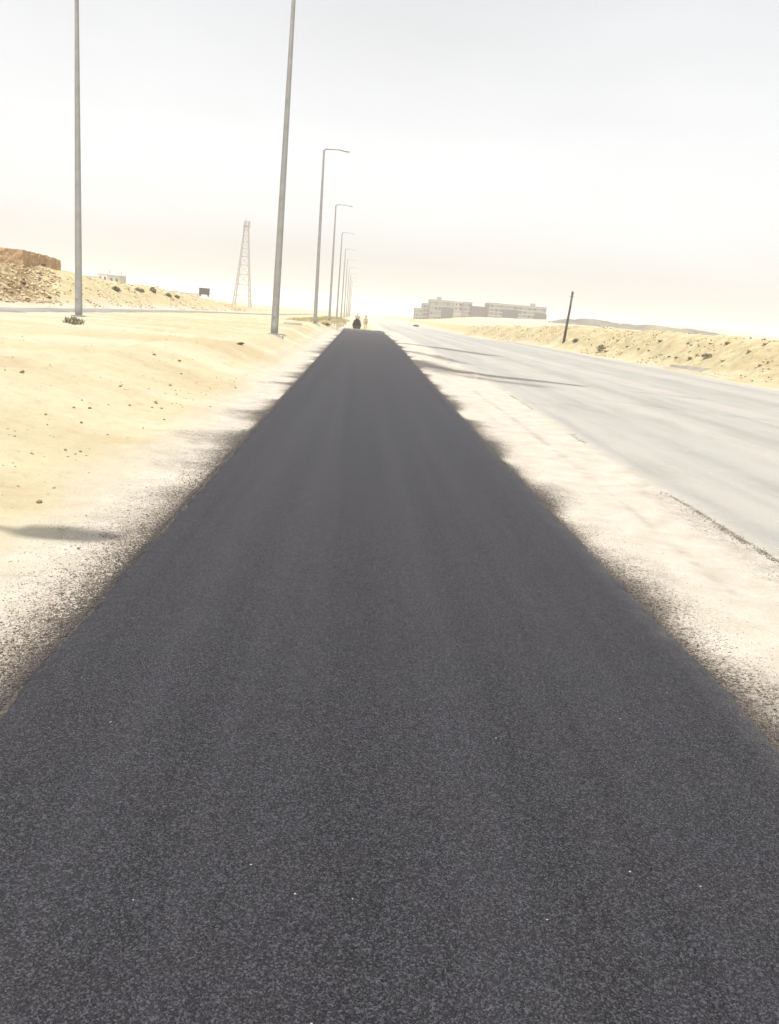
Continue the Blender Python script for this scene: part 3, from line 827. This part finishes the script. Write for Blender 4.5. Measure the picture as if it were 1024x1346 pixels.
rough_wall('side_wall', (0, 4.3), (0, 7.4), zb_, zt-.1, zt-.28, .42, 3, 14, 10)
rough_wall('lintel_wall', (-.02, 3.4), (-.02, 4.3), zt-.75, zt-.12, zt-.12, .36, 4, 4, 3)
rough_wall('rear_wall', (-.45, 7.0), (-7.5, 7.0), zb_, zt-.25, zt-.2, .4, 5, 30, 8)

# ------------------------------------------------------------------ lattice tower
tb = gy(318, 397, 400); tt = gy(321, 291, 400)
zg = tz(tb.x, 400)-.3; Ht = tt.z-zg
e = empty('lattice_tower', (tb.x, 400, zg), 'tall hazy steel lattice tower rising behind the left sand ridge', 'tower')
def hw(t): return (3.35*(1-t)**1.25+1.05) if t < .97 else 1.0
lev = [0, .14, .27, .39, .5, .6, .69, .77, .84, .905, .96, 1.]
def corner(sx, sy, t): return Vector((sx*hw(t)*.9+.9*t, sy*hw(t)*.9, Ht*t))
for sx, sy in ((-1, -1), (1, -1), (1, 1), (-1, 1)):
    MB().tube([corner(sx, sy, t) for t in lev], [.30-.12*t for t in lev], 5).build('leg', M['lattice'], e)
br = MB()
cs = [(-1, -1), (1, -1), (1, 1), (-1, 1)]
for i in range(len(lev)-1):
    for k in range(4):
        a, b = cs[k], cs[(k+1) % 4]
        br.tube([corner(*a, lev[i]), corner(*b, lev[i+1])], .065, 4); br.tube([corner(*b, lev[i]), corner(*a, lev[i+1])], .065, 4)
        br.tube([corner(*a, lev[i+1]), corner(*b, lev[i+1])], .10, 4)
br.build('bracing', M['lattice'], e)
MB().box((.9, 0, Ht*.945), (3.2, 3.0, .35)).build('platform', M['lattice'], e)
for k, a in enumerate((0.4, 2.4, 4.6)):
    MB().box((.9+1.35*math.cos(a), 1.7*math.sin(a), Ht*.955+1.1), (.35, .5, 2.2), rz=a).build('antenna', M['lattice'], e)
MB().tube([(.9, 0, Ht), (.9, 0, Ht+2.4)], .06, 5).build('mast', M['lattice'], e)

# ------------------------------------------------------------------ far buildings (right)
WIN = {}
def window(parent, c, w, h, axis='y', deep=.5):
    key = (round(w, 2), round(h, 2), axis)
    if key not in WIN:
        WIN[key] = MB().box((0, 0, 0), (w, deep, h) if axis == 'y' else (deep, w, h)).mesh('window', M['opening'])
    o = bpy.data.objects.new('window', WIN[key]); COL.objects.link(o); o.parent = parent; o.location = c
def block(px0, px1, pyt, y, depth, name, label, mats, floors, bays, group, wings=(), tower=None, dmat=None):
    a = gy(px0, pyt, y); b = gy(px1, pyt, y); ztop = (a.z+b.z)/2
    w = b.x-a.x; cxx = (a.x+b.x)/2
    z0 = min(tz(a.x, y), tz(b.x, y), tz(cxx, y+depth), tz(cxx, y))-.6
    e = empty(name, (cxx, y, z0), label, 'building', group)
    H = ztop-z0
    MB().box((0, depth/2, H/2), (w, depth, H)).build('wall', mats[0], e)
    MB().box((0, depth/2, H+.14), (w+.5, depth+.5, .28)).build('roof', mats[1], e)
    pr = MB()
    pr.box((0, .05, H+.28+.35), (w, .2, .7)); pr.box((0, depth-.05, H+.28+.35), (w, .2, .7))
    pr.box((-w/2+.05, depth/2, H+.63), (.2, depth-.3, .7)); pr.box((w/2-.05, depth/2, H+.63), (.2, depth-.3, .7))
    pr.build('parapet', mats[0], e)
    fh = H/floors
    for f in range(floors):
        if f: MB().box((0, -.12, f*fh), (w+.1, .26, .3)).build('floor_band', mats[1], e)
        for k in range(bays):
            x = -w/2+w*(k+.5)/bays
            if any(u0 <= (x+w/2)/w <= u1 and f*fh < H*hh for u0, u1, hh, _m in wings): continue
            if RNG.random() < .45: continue
            window(e, (x, .1, f*fh+fh*.55), w/bays*(.62 if RNG.random() < .35 else .36), fh*(.62 if RNG.random() < .3 else .42))
        for k in range(2):
            window(e, (-w/2+.1, depth*(k+.5)/2, f*fh+fh*.55), 1.4, fh*.45, 'x')
    for u0, u1, hh, mk in wings:
        ww = (u1-u0)*w; x = -w/2+(u0+u1)/2*w
        wg = MB().box((x, -1.3, H*hh/2), (ww, 2.5, H*hh)).build('wing', M[mk], e, label='darker bare block wing of this building')  # wing gets a darker wall colour than the main block
        nb = max(2, int(ww/2.6))
        for f in range(max(1, floors-1)):
            for k in range(nb):
                window(wg, (x-ww/2+ww*(k+.5)/nb, -2.5, (f+.5)*H*hh/max(1, floors-1)), ww/nb*.4, H*hh/floors*.5)
    if tower:
        MB().box((tower*w, depth*.4, H+.28+1.2), (2.6, 3, 2.4)).build('stair_tower', mats[0], e)
    return e
gB = 'unfinished apartment blocks on the horizon'
block(546, 556, 407, 505, 12, 'apartment_block', 'lowest stepped pale block at the left end of the far building row', (M['plaster2'], M['plaster']), 3, 2, gB)
block(556, 566, 400.5, 510, 12, 'apartment_block', 'narrow grey block beside the lowest stepped block of the far row', (M['plaster2'], M['plaster']), 4, 2, gB)
block(566, 597, 396.5, 500, 16, 'apartment_block', 'tallest far block, pale at left with a dark bare wing at right', (M['plaster2'], M['plaster']), 4, 6, gB, wings=((.5, .98, .72, 'blockwork'),), tower=-.1)
block(597.5, 609, 398, 515, 16, 'apartment_block', 'brightest pale far block, right after the tallest block', (M['plaster'], M['plaster']), 4, 2, gB)
block(609.5, 621, 399, 512, 16, 'apartment_block', 'narrow light grey block left of the brown block in the far row', (M['plaster2'], M['plaster']), 4, 2, gB)
block(621, 641.5, 405, 503, 16, 'apartment_block', 'low brown bare block in the middle of the far row', (M['brownwork'], M['brownwork']), 3, 4, gB)
block(643.5, 719, 403, 498, 20, 'apartment_block', 'longest far block with two dark grey wings, right end of the row', (M['plaster2'], M['plaster']), 4, 12, gB, wings=((.24, .50, .74, 'blockwork'), (.80, 1.0, .62, 'blockwork')), tower=.3)

# pale houses far at the left
gH = 'pale houses behind the left ridge'
def house(px0, px1, pyt, y, label, mat, bays):
    a = gy(px0, pyt, y); b = gy(px1, pyt, y); w = b.x-a.x; cxx = (a.x+b.x)/2
    z0 = min(tz(a.x, y), tz(b.x, y), tz(cxx, y+8))-.5; H = (a.z+b.z)/2-z0
    e = empty('flat_roofed_house', (cxx, y, z0), label, 'house', gH)
    MB().box((0, 4, H/2), (w, 8, H)).build('wall', mat, e)
    MB().box((0, 4, H+.12), (w+.3, 8.3, .24)).build('roof', M['white'], e)
    for k in range(bays): window(e, (-w/2+w*(k+.5)/bays, .1, H-1.5), min(1.3, w/bays*.4), 1.2)
    MB().box((w*.28, 2.5, H+.24+.55), (1.4, 1.4, 1.1)).build('water_tank', M['white'], e)
    return e
house(74, 100, 361, 260, 'long white house low behind the ridge, between the ruin and the lamp post', M['white'], 5)
house(112, 127, 363, 300, 'small white house right of the far left lamp post', M['white'], 2)
house(129, 141, 360, 290, 'taller white house in the middle of the left house group', M['white'], 2)
house(143, 157, 362, 280, 'grey white house at the right of the left house group', M['plaster'], 2)
house(212, 228, 382, 300, 'white house low behind the dark bushes on the ridge', M['white'], 2)
house(236, 258, 385, 310, 'long white house low behind the ridge just left of the grey box', M['white'], 3)

# grey box on the ridge
q = None
for yy in np.arange(70, 160, .5):
    t2 = gy(268.5, 388.5, yy)
    if tz(t2.x, yy) >= t2.z: q = Vector((t2.x, yy, tz(t2.x, yy))); break
if q is None: q = gy(268.5, 388.5, 125); 
sc_ = q.y/120
e = empty('metal_box', q, 'dark grey metal box standing on the crest of the left sand ridge', 'box')
MB().box((0, 0, .56*sc_), (1.35*sc_, .9*sc_, .86*sc_)).build('body', M['metalbox'], e)
MB().box((0, 0, 1.02*sc_), (1.42*sc_, .97*sc_, .06)).build('lid', M['steel'], e)
for sx, sy in ((-1, -1), (1, -1), (1, 1), (-1, 1)):
    MB().box((sx*.55*sc_, sy*.35*sc_, .02), (.1, .1, .26*sc_)).build('foot', M['metalbox'], e)

# far dark ridge at the right
pts = [(722, 421), (745, 419), (770, 418.5), (800, 421), (812, 424), (830, 426), (862, 427.5), (895, 431), (925, 434), (950, 439), (968, 444)]
vs = []; fs = []
yy = 300
top = []
for (a, b) in zip(pts[:-1], pts[1:]):
    for t in np.linspace(0, 1, 9)[:-1]: top.append((a[0]+(b[0]-a[0])*t, a[1]+(b[1]-a[1])*t))
for i, (px, py) in enumerate(top):
    c = gy(px, py, yy); c.z += -.2+.55*(float(vnoise(np.array([i*.45]), np.array([0.]), 5)[0])-.5)
    zb2 = min(c.z-1.5, tz(c.x, yy)-.6)
    vs += [(c.x, yy-7, zb2), (c.x, yy-2, zb2+(c.z-zb2)*.72), (c.x, yy, c.z), (c.x, yy+8, zb2)]
for i in range(len(top)-1):
    for k in range(3): q0 = i*4+k; fs.append((q0, q0+4, q0+5, q0+1))
o = MB().add(vs, fs).build('far_hills', M['hill'], smooth=True); o['kind'] = 'structure'

# ------------------------------------------------------------------ people (one skinned body each)
def skin_body(joints, edges, radii, root, name, mats, pick):
    me = bpy.data.meshes.new(name+'_rig'); me.from_pydata(joints, edges, [])
    o = bpy.data.objects.new(name+'_rig', me); COL.objects.link(o)
    o.modifiers.new('s', 'SKIN')
    for i, r in enumerate(radii):
        me.skin_vertices[0].data[i].radius = (r, r) if not isinstance(r, tuple) else r
    me.skin_vertices[0].data[root].use_root = True
    sb = o.modifiers.new('d', 'SUBSURF'); sb.levels = 2; sb.render_levels = 2
    dg = bpy.context.evaluated_depsgraph_get(); dg.update()
    m2 = bpy.data.meshes.new_from_object(o.evaluated_get(dg))
    bpy.data.objects.remove(o)
    m2.name = name
    m2.materials.clear()
    for mt in mats: m2.materials.append(mt)
    for pl in m2.polygons:
        pl.material_index = pick(pl.center); pl.use_smooth = True
    return m2
def person(loc, rz, label, pose, mats, hat, group=None):
    J = []; E_ = []; Rr = []
    def j(p, r, par=None):
        J.append(tuple(p)); Rr.append(r)
        if par is not None: E_.append((par, len(J)-1))
        return len(J)-1
    if pose == 'sit': hip = Vector((0, 0, .80)); kn = (.16, .42, .80); an = (.16, .52, .38); toe = (.17, .68, .34); ln = .06
    else: hip = Vector((0, 0, .93)); kn = (.11, .03, .50); an = (.12, -.02, .09); toe = (.13, .15, .04); ln = .02
    root = j(hip, (.15, .11))
    be = j(hip+Vector((0, ln*.4, .18)), (.14, .10), root); ch = j(hip+Vector((0, ln, .36)), (.16, .11), be)
    nb = j(hip+Vector((0, ln*1.2, .50)), .07, ch); nk = j(hip+Vector((0, ln*1.4, .57)), .055, nb)
    hd = j(hip+Vector((0, ln*1.6+.01, .65)), (.075, .09), nk); hc = j(hip+Vector((0, ln*1.6+.01, .74)), (.078, .092), hd); j(hip+Vector((0, ln*1.6, .81)), (.05, .06), hc)
    j(hip+Vector((0, ln*1.6+.115, .695)), .014, hd)      # nose
    for s in (-1, 1):
        j(hip+Vector((s*.088, ln*1.6, .70)), .014, hd)   # ear
        hp = j(hip+Vector((s*.10, 0, -.06)), .095, root)
        k_ = j(Vector((s*kn[0], kn[1], kn[2])), .062, hp); a_ = j(Vector((s*an[0], an[1], an[2])), .042, k_); j(Vector((s*toe[0], toe[1], toe[2])), .036, a_)
        sh = j(hip+Vector((s*.185, ln, .43)), .058, ch)
        if pose == 'sit': el = Vector((s*.26, .12, 1.06)); wr = Vector((s*.17, .36, 1.10)); hd_dir = Vector((0, 1, .05))
        else: el = Vector((s*.25, -.02, 1.10)); wr = Vector((s*.25, .10, .86)); hd_dir = Vector((0, .25, -1)).normalized()
        e_ = j(el, .044, sh); w_ = j(wr, .03, e_); pm = j(wr+hd_dir*.07, (.036, .022), w_)
        side = Vector((1, 0, 0))
        for q, (o_, L) in enumerate(((-.027, .075), (-.009, .085), (.009, .08), (.027, .062))):
            f1 = j(wr+hd_dir*(.10)+side*o_, .010, pm); j(wr+hd_dir*(.10+L)+side*o_+Vector((0, .02, -.015)), .008, f1)
        t1 = j(wr+hd_dir*.05+side*(-s*.042), .011, w_); j(wr+hd_dir*.095+side*(-s*.052), .009, t1)
    hz = hip.z
    def pick(c):
        if c.z > hz+.56: return 2
        if abs(c.x) > .1 and pose == 'sit' and c.y > .30 and c.z > 1.0: return 2
        if pose != 'sit' and abs(c.x) > .19 and c.z < .90: return 2
        if pose == 'sit' and c.z < .9: return 1 if c.z > .42 else 3
        if pose != 'sit' and c.z < .95: return 1 if c.z > .12 else 3
        return 0
    me = skin_body(J, E_, Rr, root, 'person', [mats[0], mats[1], M['skin'], M['rubber']], pick)
    o = bpy.data.objects.new('person', me); COL.objects.link(o); o.location = loc; o.rotation_euler = (0, 0, rz)
    tag(o, label, 'person', group)
    hx = hip+Vector((0, ln*1.6-.01, .765))
    if hat == 'scarf':
        h = MB(); h.ball(hx, (.105, .12, .095), 12, 8); h.ball(hx+Vector((0, -.06, -.12)), (.09, .06, .12), 10, 6)
        h.build('headscarf', M['scarf'], o, True)
    else:
        h = MB(); h.ball(hx+Vector((0, -.015, .005)), (.092, .11, .085), 12, 8); h.build('hair', M['hair'], o, True)
    ey = MB()
    for s in (-1, 1): ey.ball(hip+Vector((s*.032, ln*1.6+.093, .735)), .011, 8, 6)
    ey.build('eyes', M['hair'], o, True)
    return o

# ------------------------------------------------------------------ small tandem roller with driver
RYv = 96.0
rp = gy(469, 428, RYv); rx = rp.x; rz0 = tz(rx, RYv)
e = empty('tandem_roller', (rx, RYv, rz0), 'small dark road roller at the far end of the fresh asphalt', 'roller')
def cyl(x0, x1, y, z, r, n=28):
    return MB().tube([(x0, y, z), (x1, y, z)], r, n)
for yy_, nm in ((-.62, 'rear'), (.82, 'front')):
    dr = cyl(-.44, .44, yy_, .33, .33).build('drum', M['drum'], e, False)
    hb = cyl(-.46, .46, yy_, .33, .10, 14).build('hub', M['rolldark'], dr)
fr = MB()
for s in (-1, 1):
    fr.box((s*.475, .1, .52), (.06, 2.0, .16)); fr.box((s*.475, -.62, .40), (.05, .18, .3)); fr.box((s*.475, .82, .40), (.05, .18, .3))
fr.box((0, -.98, .50), (1.0, .07, .22)); fr.box((0, 1.2, .50), (1.0, .07, .22))
fr.build('frame', M['rolldark'], e)
MB().box((0, .55, .80), (.78, .95, .42), taper=.9).build('engine_cover', M['rollpaint'], e)
MB().box((0, -.45, .63), (.84, .85, .07)).build('platform', M['rolldark'], e)
st_ = MB().box((0, -.42, .80), (.40, .40, .30), taper=.94).box((0, -.62, 1.06), (.40, .08, .24), taper=.92); st_.build('seat', M['rubber'], e)
MB().tube([(0, .12, .70), (0, 0, 1.25)], .03, 8).build('steering_column', M['rolldark'], e)
ring = [(.17*math.cos(a), -.01+.15*math.sin(a), 1.28+.06*math.sin(a)) for a in np.linspace(0, 2*math.pi, 17)]
MB().tube(ring, .016, 6, False).build('steering_wheel', M['rubber'], e)
MB().box((0, -.93, .74), (.86, .14, .30)).build('rear_guard', M['rolldark'], e)
for s in (-1, 1):
    MB().box((s*.34, -1.012, .78), (.10, .03, .08)).build('tail_light', M['red'], e)
MB().tube([(.3, .8, 1.0), (.3, .8, 1.32)], .028, 8).build('exhaust', M['rolldark'], e)
person((rx, RYv-.42, rz0+.24), 0, 'driver in a grey shirt and pale headscarf sitting on the small road roller', 'sit', (M['shirt'], M['trousers']), 'scarf')
q = gy(481, 420, 112)
person((q.x, 112, tz(q.x, 112)), .3, 'worker in beige clothes standing just right of the road roller', 'stand', (M['beige'], M['beige']), 'hair')

# ------------------------------------------------------------------ light
SUN_EL = R_(76)
w = bpy.data.worlds.new('World'); S.world = w; w.use_nodes = True
nt = w.node_tree; nt.nodes.clear()
sk = nt.nodes.new('ShaderNodeTexSky'); sk.sky_type = 'NISHITA'; sk.sun_disc = False
sk.sun_elevation = SUN_EL; sk.sun_rotation = R_(180); sk.air_density = 1.0; sk.dust_density = 5.0; sk.ozone_density = 1.0; sk.altitude = 600
hs = nt.nodes.new('ShaderNodeHueSaturation'); hs.inputs['Saturation'].default_value = .10
bg = nt.nodes.new('ShaderNodeBackground'); bg.inputs['Strength'].default_value = .1285
out = nt.nodes.new('ShaderNodeOutputWorld')
tcw = nt.nodes.new('ShaderNodeTexCoord'); mpw = nt.nodes.new('ShaderNodeMapping'); mpw.inputs['Scale'].default_value = (1.6, 1.6, 5.5)
nzw = nt.nodes.new('ShaderNodeTexNoise'); nzw.inputs['Scale'].default_value = 1.7; nzw.inputs['Detail'].default_value = 5
mrw = nt.nodes.new('ShaderNodeMapRange'); mrw.inputs[1].default_value = .3; mrw.inputs[2].default_value = .7; mrw.inputs[3].default_value = .955; mrw.inputs[4].default_value = 1.045
nt.links.new(tcw.outputs['Generated'], mpw.inputs[0]); nt.links.new(mpw.outputs[0], nzw.inputs['Vector']); nt.links.new(nzw.outputs[0], mrw.inputs[0]); nt.links.new(mrw.outputs[0], hs.inputs['Value'])
nt.links.new(sk.outputs[0], hs.inputs['Color']); nt.links.new(hs.outputs[0], bg.inputs[0]); nt.links.new(bg.outputs[0], out.inputs[0])
sun = bpy.data.lights.new('sun', 'SUN'); sun.energy = 3.9; sun.angle = R_(.53); sun.color = (1, .955, .88)
so = bpy.data.objects.new('sun', sun); COL.objects.link(so)
so.rotation_euler = (R_(90)-SUN_EL, 0, 0)   # sun behind the camera, nearly overhead
to_sun = Vector((0, -math.cos(SUN_EL), math.sin(SUN_EL)))
so.rotation_euler = to_sun.to_track_quat('Z', 'Y').to_euler()

# dusty air
hz = MB().box((0, 1585, 20.), (5200, 3370, 47)).build('haze', None)
hz['kind'] = 'stuff'
hm = bpy.data.materials.new('dusty_air'); hm.use_nodes = True; nt = hm.node_tree; nt.nodes.clear()
pv = nt.nodes.new('ShaderNodeVolumePrincipled'); o2 = nt.nodes.new('ShaderNodeOutputMaterial')
pv.inputs['Color'].default_value = (.87, .838, .806, 1); pv.inputs['Density'].default_value = .0008; pv.inputs['Anisotropy'].default_value = .0
pv.inputs['Density Attribute'].default_value = ''
nt.links.new(pv.outputs[0], o2.inputs['Volume'])
hz.data.materials.append(hm)

# ------------------------------------------------------------------ render settings
S.render.engine = 'CYCLES'
S.cycles.use_denoising = True
S.cycles.volume_bounces = 4
S.cycles.max_bounces = 8
S.view_settings.view_transform = 'Standard'; S.view_settings.look = 'None'
S.view_settings.exposure = .88; S.view_settings.gamma = 1
